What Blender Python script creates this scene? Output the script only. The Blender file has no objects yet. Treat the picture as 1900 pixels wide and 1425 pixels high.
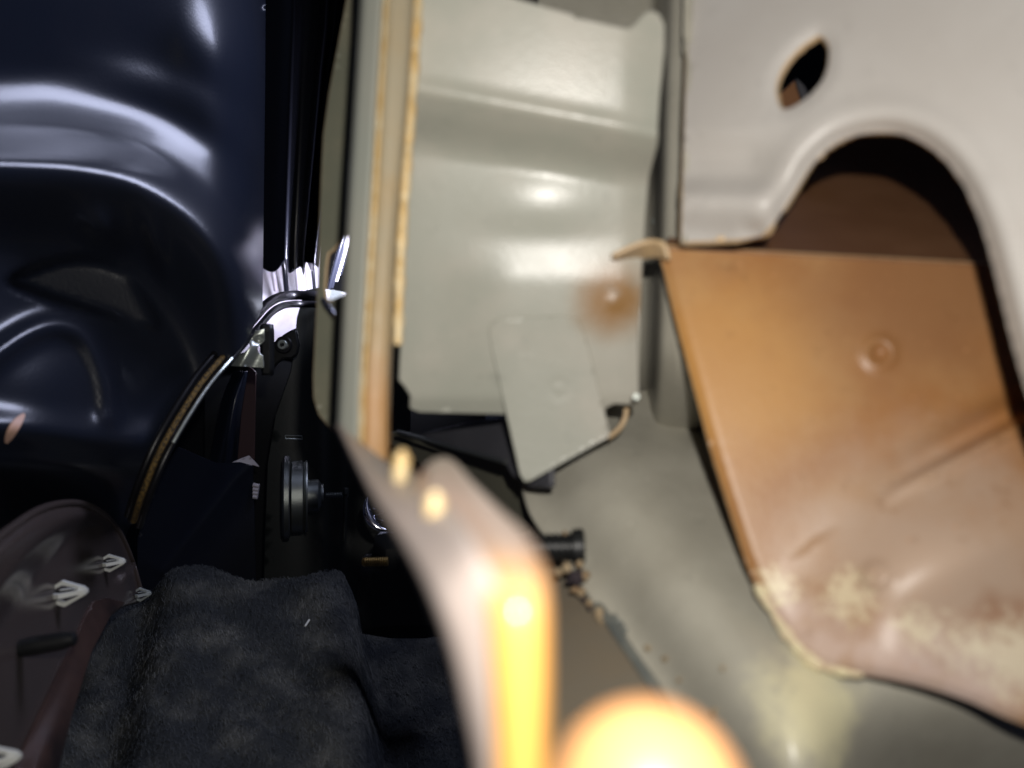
import bpy, math, random
import numpy as np
from mathutils import Vector, Matrix
from mathutils.geometry import delaunay_2d_cdt

random.seed(7); rng = np.random.default_rng(7)
scn = bpy.context.scene
COL = scn.collection

# ------------------------------------------------------------------ camera
FPX, CU, CV = 1478.0, 950.0, 712.5            # focal length and centre of a 1900 x 1425 picture
cam_d = bpy.data.cameras.new('camera')
cam_d.lens = 28.0; cam_d.sensor_width = 36.0
cam_d.clip_start = 0.004; cam_d.clip_end = 50.0
cam_d.dof.use_dof = True; cam_d.dof.focus_distance = 0.46; cam_d.dof.aperture_fstop = 10.0
cam = bpy.data.objects.new('camera', cam_d); COL.objects.link(cam)
cam.location = (0, 0, 0); cam.rotation_euler = (math.radians(90), 0, 0)
scn.camera = cam

# ------------------------------------------------------------------ world and lamps
w = bpy.data.worlds.new('World'); scn.world = w; w.use_nodes = True
w.node_tree.nodes['Background'].inputs[0].default_value = (0.45, 0.55, 1.0, 1)
w.node_tree.nodes['Background'].inputs[1].default_value = 0.014

def area(name, loc, target, size, power, color, size_y=None, spread=None):
    l = bpy.data.lights.new(name, 'AREA'); l.energy = power; l.color = color
    l.shape = 'DISK' if size_y is None else 'RECTANGLE'
    l.size = size
    if size_y: l.size_y = size_y
    if spread: l.spread = math.radians(spread)
    o = bpy.data.objects.new(name, l); COL.objects.link(o)
    o.location = loc
    o.rotation_euler = (Vector(target) - Vector(loc)).to_track_quat('-Z', 'Y').to_euler()
    return o

def P(u, v, d):
    return np.array(((u - CU) / FPX * d, d, (CV - v) / FPX * d))

# the phone's flash beside the lens, daylight through the far gap, a cabin window overhead
area('flash', (0.009, -0.004, 0.021), (0.009, 1, -0.05), 0.005, 0.32, (1.0, 0.955, 0.89))
area('gap_daylight', P(700, 505, 0.56), P(525, 480, 0.63), 0.03, 0.60, (0.80, 0.80, 1.0), spread=140)
area('cabin_window', (0.065, 0.37, 0.26), (-0.15, 0.29, 0.05), 0.15, 0.26, (0.68, 0.73, 1.0), 0.10, spread=110)

vs = scn.view_settings
vs.view_transform = 'Standard'; vs.look = 'None'; vs.exposure = 0.0; vs.gamma = 1.0
vs.use_curve_mapping = False
scn.render.engine = 'CYCLES'
scn.cycles.use_denoising = True
scn.cycles.max_bounces = 5
scn.cycles.diffuse_bounces = 2
scn.cycles.caustics_reflective = False
scn.cycles.sample_clamp_indirect = 4.0

# ------------------------------------------------------------------ materials
def mat(name, base, rough=0.5, metal=0.0, var=None, vscale=40, vcon=(0.35, 0.7), bump=0.0, bscale=400,
        coat=0.0, stains_and_glow=(), spec=0.5, rvar=0.0, stretch=None, grime=0.0):
    m = bpy.data.materials.new(name); m.use_nodes = True
    nt = m.node_tree; N = nt.nodes; L = nt.links
    b = N['Principled BSDF']
    b.inputs['Roughness'].default_value = rough
    b.inputs['Metallic'].default_value = metal
    b.inputs['Specular IOR Level'].default_value = spec
    b.inputs['Coat Weight'].default_value = coat
    b.inputs['Coat Roughness'].default_value = 0.17
    geo = N.new('ShaderNodeNewGeometry')
    pos = geo.outputs['Position']
    if stretch:
        mp = N.new('ShaderNodeVectorMath'); mp.operation = 'MULTIPLY'
        mp.inputs[1].default_value = stretch; L.new(pos, mp.inputs[0]); npos = mp.outputs[0]
    else:
        npos = pos
    rgb = N.new('ShaderNodeRGB'); rgb.outputs[0].default_value = (*base, 1)
    cur = rgb.outputs[0]
    def noise(scale, detail=4, rr=0.6):
        n = N.new('ShaderNodeTexNoise'); n.inputs['Scale'].default_value = scale
        n.inputs['Detail'].default_value = detail; n.inputs['Roughness'].default_value = rr
        L.new(npos, n.inputs['Vector']); return n.outputs['Fac']
    def mix(fac, a, c):
        x = N.new('ShaderNodeMix'); x.data_type = 'RGBA'
        L.new(fac, x.inputs['Factor']); L.new(a, x.inputs['A'])
        if isinstance(c, tuple): x.inputs['B'].default_value = (*c, 1)
        else: L.new(c, x.inputs['B'])
        return x.outputs['Result']
    def ramp(src, lo, hi):
        r = N.new('ShaderNodeMapRange'); r.interpolation_type = 'SMOOTHSTEP'
        r.inputs['From Min'].default_value = lo; r.inputs['From Max'].default_value = hi
        L.new(src, r.inputs['Value']); return r.outputs['Result']
    if var:
        cur = mix(ramp(noise(vscale), *vcon), cur, var)
    for (c, r, colr, strength, nz, nscale) in stains_and_glow:      # round-ish stain or painted glow with a ragged outline
        sub = N.new('ShaderNodeVectorMath'); sub.operation = 'DISTANCE'
        L.new(pos, sub.inputs[0]); sub.inputs[1].default_value = tuple(float(q) for q in c)
        nn = noise(nscale, 5, 0.65)
        ad = N.new('ShaderNodeMath'); ad.operation = 'MULTIPLY_ADD'
        L.new(nn, ad.inputs[0]); ad.inputs[1].default_value = nz * r
        L.new(sub.outputs['Value'], ad.inputs[2])
        f = ramp(ad.outputs[0], r * (1.0 + nz * 0.5), r * (0.25 + nz * 0.5))
        # (from hi to lo -> inverted)
        fm = N.new('ShaderNodeMath'); fm.operation = 'MULTIPLY'; fm.inputs[1].default_value = strength
        L.new(f, fm.inputs[0])
        cur = mix(fm.outputs[0], cur, colr)
    if grime:
        gf = N.new('ShaderNodeMath'); gf.operation = 'MULTIPLY'; gf.inputs[1].default_value = grime
        L.new(ramp(noise(170, 6, 0.7), 0.56, 0.78), gf.inputs[0])
        cur = mix(gf.outputs[0], cur, tuple(q * 0.62 for q in base))
        sp = N.new('ShaderNodeMath'); sp.operation = 'MULTIPLY'; sp.inputs[1].default_value = grime
        L.new(ramp(noise(900, 2, 0.5), 0.70, 0.76), sp.inputs[0])
        cur = mix(sp.outputs[0], cur, tuple(min(1, q * 1.5 + 0.05) for q in base))
    L.new(cur, b.inputs['Base Color'])
    if rvar:
        rr = N.new('ShaderNodeMapRange')
        rr.inputs['To Min'].default_value = rough - rvar; rr.inputs['To Max'].default_value = rough + rvar
        L.new(noise(vscale * 2.3, 5), rr.inputs['Value']); L.new(rr.outputs[0], b.inputs['Roughness'])
    if bump:
        bp = N.new('ShaderNodeBump'); bp.inputs['Strength'].default_value = bump
        bp.inputs['Distance'].default_value = 0.0006
        L.new(noise(bscale, 3, 0.5), bp.inputs['Height']); L.new(bp.outputs[0], b.inputs['Normal'])
    return m

# ------------------------------------------------------------------ helpers
def finish(o, label=None, cat=None, group=None, kind=None):
    if label: o['label'] = label
    if cat: o['category'] = cat
    if group: o['group'] = group
    if kind: o['kind'] = kind
    return o

def thing(name, base, label, cat, group=None):
    o = bpy.data.objects.new(name, None); COL.objects.link(o)
    o.empty_display_size = 0.01
    o.location = tuple(float(q) for q in base)
    return finish(o, label, cat, group)

def mesh_obj(name, verts, faces, mats, parent=None, mi=None, smooth=True, sharp=None):
    verts = np.asarray(verts, float)
    if parent is None:
        org = np.array(((verts[:, 0].min() + verts[:, 0].max()) / 2, (verts[:, 1].min() + verts[:, 1].max()) / 2, verts[:, 2].min()))
        sub = org
    else:
        org = np.zeros(3); sub = np.zeros(3)
        p = parent
        while p is not None:
            sub = sub + np.array(p.location); p = p.parent
    me = bpy.data.meshes.new(name)
    me.from_pydata([tuple(q) for q in (verts - sub)], [], [tuple(int(i) for i in f) for f in faces])
    for m in (mats if isinstance(mats, (list, tuple)) else [mats]): me.materials.append(m)
    if mi is not None: me.polygons.foreach_set('material_index', np.asarray(mi, dtype=np.int32))
    me.polygons.foreach_set('use_smooth', [bool(smooth)] * len(me.polygons))
    me.update(); me.validate()
    if sharp: me.set_sharp_from_angle(angle=math.radians(sharp))
    o = bpy.data.objects.new(name, me); COL.objects.link(o)
    if parent is None: o.location = tuple(org)
    else: o.parent = parent
    return o

def cr(pts, n=8, closed=False):
    """smooth curve through points (any dimension)"""
    p = np.asarray(pts, float); k = len(p)
    out = []
    segs = k if closed else k - 1
    for i in range(segs):
        if closed: a, b, c, d = p[(i - 1) % k], p[i], p[(i + 1) % k], p[(i + 2) % k]
        else:
            b, c = p[i], p[i + 1]
            a = p[i - 1] if i > 0 else 2 * b - c
            d = p[i + 2] if i + 2 < k else 2 * c - b
        for t in np.linspace(0, 1, n, endpoint=False):
            out.append(0.5 * (2 * b + (c - a) * t + (2 * a - 5 * b + 4 * c - d) * t * t + (-a + 3 * b - 3 * c + d) * t ** 3))
    if not closed: out.append(p[-1])
    return np.array(out)

def dense(poly, step):
    """closed polygon resampled so that no edge is longer than step"""
    poly = np.asarray(poly, float); out = []
    for i in range(len(poly)):
        a, b = poly[i], poly[(i + 1) % len(poly)]
        n = max(1, int(math.ceil(np.linalg.norm(b - a) / step)))
        for j in range(n): out.append(a + (b - a) * j / n)
    return np.array(out)

def inside(pts, poly):
    x, y = pts[:, 0], pts[:, 1]; r = np.zeros(len(pts), bool)
    px, py = poly[:, 0], poly[:, 1]
    j = len(poly) - 1
    for i in range(len(poly)):
        c = ((py[i] > y) != (py[j] > y)) & (x < (px[j] - px[i]) * (y - py[i]) / (py[j] - py[i] + 1e-12) + px[i])
        r ^= c; j = i
    return r

def sdist(u, v, line, closed=False):
    """distance to a polyline, and the signed side (positive = right of its direction as seen)"""
    p = np.asarray(line, float)
    if closed: p = np.vstack([p, p[:1]])
    q = np.stack([np.ravel(u), np.ravel(v)], 1)
    best = np.full(len(q), 1e9); sgn = np.zeros(len(q)); tt = np.zeros(len(q))
    for i in range(len(p) - 1):
        a, b = p[i], p[i + 1]; ab = b - a; l2 = ab @ ab
        t = np.clip(((q - a) @ ab) / l2, 0, 1)
        dd = np.linalg.norm(q - (a + t[:, None] * ab), axis=1)
        s = ab[0] * (q[:, 1] - a[1]) - ab[1] * (q[:, 0] - a[0])
        m = dd < best - 1e-9
        best[m] = dd[m]; sgn[m] = np.sign(s[m]); tt[m] = (i + t[m]) / (len(p) - 1)
    sh = np.shape(u)
    return best.reshape(sh), sgn.reshape(sh), tt.reshape(sh)

def plane(a, b, c):
    """depth of the plane through three (u, v, d) points: 1/d is affine in u, v"""
    A = np.array([[q[0], q[1], 1.0] for q in (a, b, c)]); r = np.array([1 / q[2] for q in (a, b, c)])
    k = np.linalg.solve(A, r)
    return lambda u, v: 1.0 / (k[0] * u + k[1] * v + k[2])

def gauss(u, v, cu, cv, ru, rv, rot=0.0):
    c, s = math.cos(math.radians(rot)), math.sin(math.radians(rot))
    x = (u - cu) * c + (v - cv) * s; y = -(u - cu) * s + (v - cv) * c
    return np.exp(-(x / ru) ** 2 - (y / rv) ** 2)

def sstep(x, a, b):
    t = np.clip((x - a) / (b - a), 0, 1); return t * t * (3 - 2 * t)

def Pn(u, v, d):
    u, v, d = np.broadcast_arrays(np.asarray(u, float), np.asarray(v, float), np.asarray(d, float))
    return np.stack([(u - CU) / FPX * d, d, (CV - v) / FPX * d], -1)

def solid(front, faces, thick, rimseg=3, rimout=0.45):
    """front sheet -> closed sheet of metal with a half-round cut edge. returns verts, faces, material index"""
    front = np.asarray(front, float); n = len(front)
    nrm = np.zeros_like(front)
    F = [list(f) for f in faces]
    for f in F:
        a, b, c = front[f[0]], front[f[1]], front[f[2]]
        k = np.cross(b - a, c - a)
        if len(f) == 4: k = k + np.cross(front[f[2]] - a, front[f[3]] - a)
        for i in f: nrm[i] += k
    tot = (nrm * front).sum()
    if tot > 0:                                   # must face the camera at the origin
        F = [f[::-1] for f in F]; nrm = -nrm
    nrm /= (np.linalg.norm(nrm, axis=1)[:, None] + 1e-15)
    back = front - nrm * thick
    verts = [front, back]; faces_o = list(F) + [[i + n for i in f[::-1]] for f in F]
    mi = [0] * len(faces_o)
    cnt = {}
    for f in F:
        for i in range(len(f)):
            a, b = f[i], f[(i + 1) % len(f)]
            cnt[(a, b)] = cnt.get((a, b), 0) + 1
    bd = [(a, b) for (a, b) in cnt if (b, a) not in cnt]
    outv = {}
    for a, b in bd:
        e = front[b] - front[a]
        o = np.cross(e, nrm[a] + nrm[b]); o /= (np.linalg.norm(o) + 1e-15)
        for i in (a, b): outv[i] = outv.get(i, np.zeros(3)) + o
    idx = {}; extra = []
    base = 2 * n
    for i, o in outv.items():
        o = o / (np.linalg.norm(o) + 1e-15)
        idx[i] = base + len(extra)
        for s in range(rimseg + 1):
            th = math.pi * s / rimseg
            extra.append(front[i] - nrm[i] * thick * (0.5 - 0.5 * math.cos(th)) + o * thick * rimout * math.sin(th))
    for a, b in bd:
        for s in range(rimseg):
            faces_o.append([idx[b] + s, idx[a] + s, idx[a] + s + 1, idx[b] + s + 1]); mi.append(1)
    if extra: verts.append(np.array(extra))
    return np.vstack(verts), faces_o, mi

def plate(name, outline, dfun, thick, mats, parent=None, holes=(), step=14, estep=None):
    """a sheet cut to an outline (with holes), lying on the surface dfun"""
    estep = estep or step
    polys = [dense(outline, estep)] + [dense(h, estep * 0.7) for h in holes]
    allp = np.vstack(polys)
    edges = []; o = 0
    for p in polys:
        edges += [(o + i, o + (i + 1) % len(p)) for i in range(len(p))]; o += len(p)
    lo, hi = polys[0].min(0), polys[0].max(0)
    gu, gv = np.meshgrid(np.arange(lo[0] + step / 2, hi[0], step), np.arange(lo[1] + step / 2, hi[1], step * 0.87))
    gu = gu + (np.arange(gu.shape[0]) % 2)[:, None] * step * 0.5
    g = np.stack([gu.ravel(), gv.ravel()], 1)
    ok = inside(g, polys[0])
    for h in polys[1:]: ok &= ~inside(g, h)
    for p in polys:
        dd, _, _ = sdist(g[:, 0], g[:, 1], p, True); ok &= dd > step * 0.45
    g = g[ok]
    pts = [Vector(q) for q in np.vstack([allp, g])]
    r = delaunay_2d_cdt(pts, edges, [], 0, 1e-6)
    V = np.array([tuple(q) for q in r[0]]); F = [list(f) for f in r[2]]
    cen = np.array([V[f].mean(0) for f in F])
    keep = inside(cen, polys[0])
    for h in polys[1:]: keep &= ~inside(cen, h)
    F = [f for f, k in zip(F, keep) if k]
    used = sorted({i for f in F for i in f}); rm = {k: i for i, k in enumerate(used)}
    V = V[used]; F = [[rm[i] for i in f] for f in F]
    fr = Pn(V[:, 0], V[:, 1], dfun(V[:, 0], V[:, 1]))
    v, f, mi = solid(fr, F, thick)
    m = mats if isinstance(mats, (list, tuple)) else [mats, mats]
    return mesh_obj(name, v, f, m, parent, mi)

def sheet(name, rows, thick, mats, parent=None, n=6, m_=None):
    """a smooth sheet through a grid of (u, v, d) points"""
    g = np.array(rows, float)
    a = np.stack([cr(r, n) for r in g])                                   # along columns
    b = np.stack([cr(a[:, j], m_ or n) for j in range(a.shape[1])], 1)
    R, C = b.shape[:2]
    fr = Pn(b[..., 0].ravel(), b[..., 1].ravel(), b[..., 2].ravel())
    F = [[i * C + j, i * C + j + 1, (i + 1) * C + j + 1, (i + 1) * C + j] for i in range(R - 1) for j in range(C - 1)]
    v, f, mi = solid(fr, F, thick)
    mm = mats if isinstance(mats, (list, tuple)) else [mats, mats]
    return mesh_obj(name, v, f, mm, parent, mi)

def frame_axes(t):
    t = t / np.linalg.norm(t)
    a = np.cross(t, (0, 0, 1.0)) if abs(t[2]) < 0.9 else np.cross(t, (1.0, 0, 0))
    a /= np.linalg.norm(a); return a, np.cross(t, a)

def tube(name, path, rad, mats, parent=None, seg=10, flat=1.0, cap=True):
    path = np.asarray(path, float); k = len(path)
    rad = np.broadcast_to(np.asarray(rad, float), (k,))
    tg = np.gradient(path, axis=0)
    a, b = frame_axes(tg[0])
    V = []; F = []
    for i in range(k):
        t = tg[i] / np.linalg.norm(tg[i])
        a = a - t * (a @ t); a /= np.linalg.norm(a); b = np.cross(t, a)
        for s in range(seg):
            th = 2 * math.pi * s / seg
            V.append(path[i] + rad[i] * (math.cos(th) * a + flat * math.sin(th) * b))
    for i in range(k - 1):
        for s in range(seg):
            s2 = (s + 1) % seg
            F.append([i * seg + s, i * seg + s2, (i + 1) * seg + s2, (i + 1) * seg + s])
    if cap:
        F.append(list(range(seg))[::-1]); F.append([(k - 1) * seg + s for s in range(seg)])
    return mesh_obj(name, V, F, mats, parent, sharp=50)

def lathe(name, origin, axis, prof, mats, parent=None, seg=40):
    """prof: list of (distance along the axis, radius)"""
    axis = np.asarray(axis, float); axis /= np.linalg.norm(axis)
    a, b = frame_axes(axis); V = []; F = []
    for (x, r) in prof:
        for s in range(seg):
            th = 2 * math.pi * s / seg
            V.append(np.asarray(origin) + axis * x + r * (math.cos(th) * a + math.sin(th) * b))
    for i in range(len(prof) - 1):
        for s in range(seg):
            s2 = (s + 1) % seg
            F.append([i * seg + s, i * seg + s2, (i + 1) * seg + s2, (i + 1) * seg + s])
    F.append(list(range(seg))[::-1]); F.append([(len(prof) - 1) * seg + s for s in range(seg)])
    return mesh_obj(name, V, F, mats, parent, sharp=35)

def thread(x0, x1, r, pitch, depth):
    out = [(x0, r - depth)]; x = x0
    while x < x1 - pitch:
        out += [(x + pitch * 0.5, r), (x + pitch, r - depth)]; x += pitch
    return out

def lump(name, c, r, mats, parent=None, seed=0, seg=12, amp=0.3):
    rg = np.random.default_rng(seed); V = []; F = []; k = rg.normal(size=(6, 3)); ph = rg.uniform(0, 6, 6)
    rings = seg // 2 + 1
    for i in range(rings):
        th = math.pi * i / (rings - 1)
        for j in range(seg):
            p = 2 * math.pi * j / seg
            d = np.array((math.sin(th) * math.cos(p), math.sin(th) * math.sin(p), math.cos(th)))
            s = 1 + amp * sum(math.sin(2.2 * (k[q] @ d) + ph[q]) for q in range(6)) / 3
            V.append(np.asarray(c) + d * np.asarray(r) * s)
    for i in range(rings - 1):
        for j in range(seg):
            j2 = (j + 1) % seg
            F.append([i * seg + j, (i + 1) * seg + j, (i + 1) * seg + j2, i * seg + j2])
    return mesh_obj(name, V, F, mats, parent)

# ------------------------------------------------------------------ material library
M_navy = mat('navy_paint', (0.011, 0.015, 0.028), 0.32, var=(0.016, 0.019, 0.030), vscale=9, coat=0.35, bump=0.10, bscale=900)
M_edge = mat('dull_black_edge', (0.008, 0.008, 0.010), 0.8, spec=0.1)
M_rib = mat('dark_rib_paint', (0.010, 0.011, 0.016), 0.22, coat=0.5, bump=0.05, bscale=700)
M_pale = mat('pale_zinc_paint', (0.62, 0.60, 0.66), 0.42, var=(0.5, 0.45, 0.5), vscale=60, bump=0.1)
M_primer = mat('primer_beige', grime=0.45, base=(0.37, 0.375, 0.32), rough=0.31, var=(0.45, 0.43, 0.37), vscale=30, bump=0.10, bscale=1400, rvar=0.06,
               stains_and_glow=[(P(1137, 558, 0.1790), 0.0125, (0.27, 0.125, 0.018), 0.9, 0.35, 120),
                       (P(860, 620, 0.178), 0.006, (0.46, 0.36, 0.30), 0.5, 0.9, 160)])
M_sill = mat('primer_grey_beige', grime=0.6, base=(0.45, 0.43, 0.36), rough=0.34, var=(0.36, 0.34, 0.28), vscale=30, bump=0.12, bscale=1100, rvar=0.06,
             stains_and_glow=[(P(1530, 1310, 0.142), 0.016, (0.78, 0.73, 0.48), 0.95, 1.0, 170),
                     (P(1400, 1400, 0.12), 0.009, (0.55, 0.50, 0.32), 0.7, 1.4, 300)])
M_arch = mat('primer_warm_grey', grime=0.35, base=(0.50, 0.472, 0.44), rough=0.40, var=(0.54, 0.515, 0.485), vscale=35, bump=0.10, bscale=1300)
M_lip = mat('lip_cream', (0.60, 0.44, 0.27), 0.45, var=(0.56, 0.40, 0.22), vscale=120, bump=0.1)
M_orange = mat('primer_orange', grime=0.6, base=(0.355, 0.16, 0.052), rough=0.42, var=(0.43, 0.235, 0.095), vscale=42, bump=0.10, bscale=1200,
               stains_and_glow=[(P(1330, 700, 0.170), 0.030, (0.56, 0.29, 0.085), 0.7, 0.8, 60),
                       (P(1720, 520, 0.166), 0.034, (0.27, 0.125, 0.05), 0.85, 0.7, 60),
                       (P(1740, 1090, 0.150), 0.040, (0.50, 0.37, 0.28), 0.95, 0.7, 60),
                       (P(1860, 1180, 0.145), 0.012, (0.30, 0.14, 0.07), 0.7, 1.2, 160),
                       (P(1600, 1150, 0.152), 0.011, (0.34, 0.17, 0.08), 0.6, 1.2, 160),
                       (P(1450, 1140, 0.156), 0.0085, (0.62, 0.47, 0.40), 0.75, 0.9, 200),
                       (P(1540, 1200, 0.153), 0.011, (0.64, 0.50, 0.44), 0.8, 0.9, 180),
                       (P(1660, 1225, 0.148), 0.012, (0.62, 0.48, 0.43), 0.8, 0.9, 180),
                       (P(1790, 1260, 0.145), 0.012, (0.62, 0.49, 0.44), 0.8, 0.9, 180),
                       (P(1440, 1088, 0.156), 0.0048, (0.80, 0.70, 0.46), 0.85, 2.2, 520),
                       (P(1580, 1108, 0.151), 0.0065, (0.78, 0.68, 0.46), 0.7, 2.4, 520),
                       (P(1690, 1160, 0.146), 0.0060, (0.78, 0.70, 0.50), 0.65, 2.4, 520),
                       (P(1870, 1218, 0.142), 0.0090, (0.80, 0.72, 0.54), 0.75, 2.0, 420),
                       (P(1770, 1200, 0.145), 0.0070, (0.78, 0.70, 0.52), 0.6, 2.4, 520)])
M_brown = mat('brown_shaded_primer', (0.19, 0.085, 0.035), 0.5, var=(0.23, 0.11, 0.05), vscale=50, bump=0.1)  # orange primer darkened to brown for shade above the fold; also the stay
M_gold = mat('bare_gold_edge', (0.62, 0.42, 0.17), 0.38, metal=0.15, var=(0.70, 0.58, 0.36), vscale=260, bump=0.5, bscale=1500)
M_tan = mat('tan_seam', (0.33, 0.29, 0.205), 0.40, var=(0.36, 0.27, 0.15), vscale=45, bump=0.15, stains_and_glow=[(P(700, 800, .154), .022, (0.42, 0.21, 0.065), .8, .8, 80)])
M_sage = mat('sage_primer', (0.33, 0.345, 0.30), 0.42, var=(0.36, 0.36, 0.31), vscale=40, bump=0.08)
M_olive = mat('olive_primer', (0.17, 0.175, 0.13), 0.35, var=(0.22, 0.21, 0.15), vscale=40)
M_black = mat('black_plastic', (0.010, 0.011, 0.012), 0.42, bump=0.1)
M_rubber = mat('black_rubber', (0.008, 0.008, 0.010), 0.36)
M_darkgreen = mat('dark_painted_steel', (0.013, 0.016, 0.015), 0.5, var=(0.017, 0.019, 0.017), vscale=30, bump=0.1)
M_shadow = mat('shaded_liner', (0.055, 0.055, 0.065), 0.55, var=(0.07, 0.07, 0.08), vscale=40)  # blue-dark tone carries the shadow below the beige plate
M_steel = mat('zinc_steel', (0.26, 0.28, 0.27), 0.36, metal=0.9, var=(0.26, 0.28, 0.27), vscale=260, bump=0.25, bscale=2200)
M_silver = mat('silver_tin', (0.62, 0.66, 0.62), 0.35, metal=0.7, var=(0.5, 0.55, 0.5), vscale=120, bump=0.2)
M_brass = mat('brass_screw', (0.52, 0.36, 0.13), 0.35, metal=0.85, var=(0.4, 0.26, 0.09), vscale=300)
M_chrome = mat('chrome', (0.75, 0.75, 0.85), 0.15, metal=1.0)
M_foam = mat('brown_foam', (0.20, 0.125, 0.035), 0.8, var=(0.05, 0.035, 0.015), vscale=900, vcon=(0.45, 0.6), bump=0.8, bscale=1400)
M_plum = mat('plum_plastic', (0.075, 0.060, 0.056), 0.22, var=(0.085, 0.066, 0.060), vscale=20, bump=0.05, bscale=900)
M_red = mat('red_brown_plastic', (0.070, 0.040, 0.032), 0.36, var=(0.022, 0.015, 0.015), vscale=26, bump=0.1)
M_white = mat('white_nylon', (0.82, 0.84, 0.80), 0.42)
M_greyclip = mat('grey_nylon', (0.36, 0.40, 0.40), 0.45)
M_carpet = mat('felt_carpet', (0.040, 0.044, 0.048), 0.95, var=(0.125, 0.125, 0.112), vscale=34, vcon=(0.40, 0.76), bump=1.0, bscale=900, spec=0.1)
M_fibre = mat('felt_fibre', (0.080, 0.088, 0.096), 0.9, var=(0.26, 0.26, 0.235), vscale=34, vcon=(0.40, 0.78), spec=0.1)
M_dirt = mat('dirt_grain', (0.30, 0.20, 0.11), 0.9, var=(0.42, 0.34, 0.22), vscale=500)
M_dirtd = mat('dark_dirt_grain', (0.035, 0.026, 0.032), 0.9)
M_seal = mat('grey_seam_filler', (0.14, 0.155, 0.15), 0.5, var=(0.20, 0.21, 0.19), vscale=160, bump=0.3)

# ================================================================== LEFT CAVITY
# ---- navy pressed side panel
side_base = lambda u, v: 0.265 + 0.00022 * u + 0.17 * np.clip((np.asarray(u, float) - 370) / 175.0, 0, 1.15) ** 3
CREST = cr([(-320, 306), (-100, 304), (40, 306), (150, 314), (250, 338), (335, 388), (400, 452), (450, 520), (490, 600), (520, 700)], 6)
def side_depth(u, v):
    d = side_base(u, v)
    dist, sg, t = sdist(u, v, CREST)
    s = dist * np.where(sg > 0, 1, -1)                # positive below / inside the arch
    k = d / 0.3
    shelf = (0.55 * sstep(s, -190, -10) + 0.45 * sstep(s, -75, 8)) * (1 - sstep(s, 0, 165))
    d = d - 0.034 * k * shelf
    d = d - 0.005 * k * np.exp(-((s + 175) / 40.0) ** 2) * sstep(u, 60, 300)
    d = d - 0.00011 * np.logaddexp(0, (190 - v) / 25.0) * 25.0 * (1 - 0.6 * sstep(u, 330, 470))
    # lens shaped flat pressed into the wall
    q, _, _ = sdist(u, v, LENS, True); qi = np.where(inside(np.stack([np.ravel(u), np.ravel(v)], 1), LENS).reshape(np.shape(u)), 1, -1) * q
    d = d + sstep(qi, -8, 14) * (0.009 - 0.00010 * (u - 150))
    # hooped ridge below it and long swages
    r, _, _ = sdist(u, v, HOOP)
    d = d - 0.0055 * np.exp(-(r / 22.0) ** 2) - 0.010 * gauss(u, v, 80, 740, 120, 110, 20)
    d = d - 0.008 * gauss(u, v, 60, 800, 460, 34, 5)
    d = d - 0.010 * gauss(u, v, 190, 425, 45, 32, 40) - 0.006 * gauss(u, v, 290, 455, 16, 50, -15)
    d = d - 0.013 * k * gauss(u, v, 420, 120, 105, 120, -25)
    d = d + 0.11 * sstep(v, 850, 1000)
    return d
LENS = cr([(15, 520), (80, 488), (150, 476), (215, 492), (262, 540), (292, 608), (220, 592), (120, 566), (50, 542)], 5, True)
HOOP = cr([(-80, 720), (0, 652), (60, 615), (110, 604), (155, 622), (182, 668), (196, 715), (202, 770)], 5)
side = thing('pressed_side_panel', P(100, 1000, 0.3), 'glossy navy pressed steel body panel with swept bulges and a shallow dish', 'body panel')
plate('panel_skin', [(-320, -260), (494, -260), (492, 150), (489, 400), (487, 570), (462, 625), (400, 700), (330, 800), (285, 890), (250, 960), (225, 1010), (225, 1120), (-320, 1180)],
      side_depth, 0.0012, [M_navy, M_edge], side, step=10)

plate('pink_reflection', cr([(46, 767), (38, 790), (22, 815), (11, 823), (13, 806), (26, 780)], 4, True), lambda u, v: side_depth(u, v) - 0.0012, 0.0006, mat('salmon_reflection', (0.75, 0.47, 0.36), 0.5), side, step=6)  # thin pink plate painting the bright bracket's reflection in the gloss

# ---- folded pillar with sharp vertical ribs
rib = thing('ribbed_pillar', P(540, 560, 0.62), 'dark glossy folded pillar with thin vertical ribs above the bright gap', 'pillar')
def ribrow(v, us, o=0.0):
    ds = [0.615, 0.60, 0.585, 0.610, 0.612, 0.592, 0.612, 0.60, 0.58, 0.60]
    dv = [0, 14, -10, 16, 4, 20, -4, 12, 0, 6]
    return [(a, v + (e if v > 480 else 0), b + o) for a, b, e in zip(us, ds, dv)]
top = [478, 522, 547, 556, 592, 606, 622, 640, 652, 668]
bot = [474, 506, 531, 537, 556, 563, 569, 577, 583, 592]
rows = []
for v in (-260, 0, 130, 260, 390, 450, 490):
    t = min(1, max(0, v / 480.0))
    rows.append(ribrow(v, [a * (1 - t) + b * t for a, b in zip(top, bot)], 0.02 * t))
sheet('rib_skin', rows, 0.001, M_rib, rib, n=5, m_=3)
# ---- pale panel behind the gap and tubes for the lit rib ends
gap = thing('pale_inner_panel', P(540, 700, 0.69), 'pale metal panel glaring white in the bright gap under the ribs', 'inner panel')
plate('panel_skin', [(430, 440), (600, 430), (600, 655), (430, 655)], lambda u, v: 0.69 + 0.00020 * (u - 520) + 0.012 * gauss(u, v, 540, 640, 20, 60, 20), 0.001, M_pale, gap, step=10)
for i, (a, b, r) in enumerate([((500, 470), (512, 540), 4), ((522, 455), (532, 545), 5), ((545, 462), (556, 548), 5), ((560, 440), (574, 548), 4), ((572, 430), (584, 545), 3.5)]):
    tube('rib_end_and_light', cr([P(*a, 0.655), P((a[0] + b[0]) / 2 + 1, (a[1] + b[1]) / 2, 0.658), P(*b, 0.665)], 5), r * 0.66 / FPX, M_rib if i in (1, 4) else M_pale, gap)  # pale tubes paint the bright light on the ribs' lower ends

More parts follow.
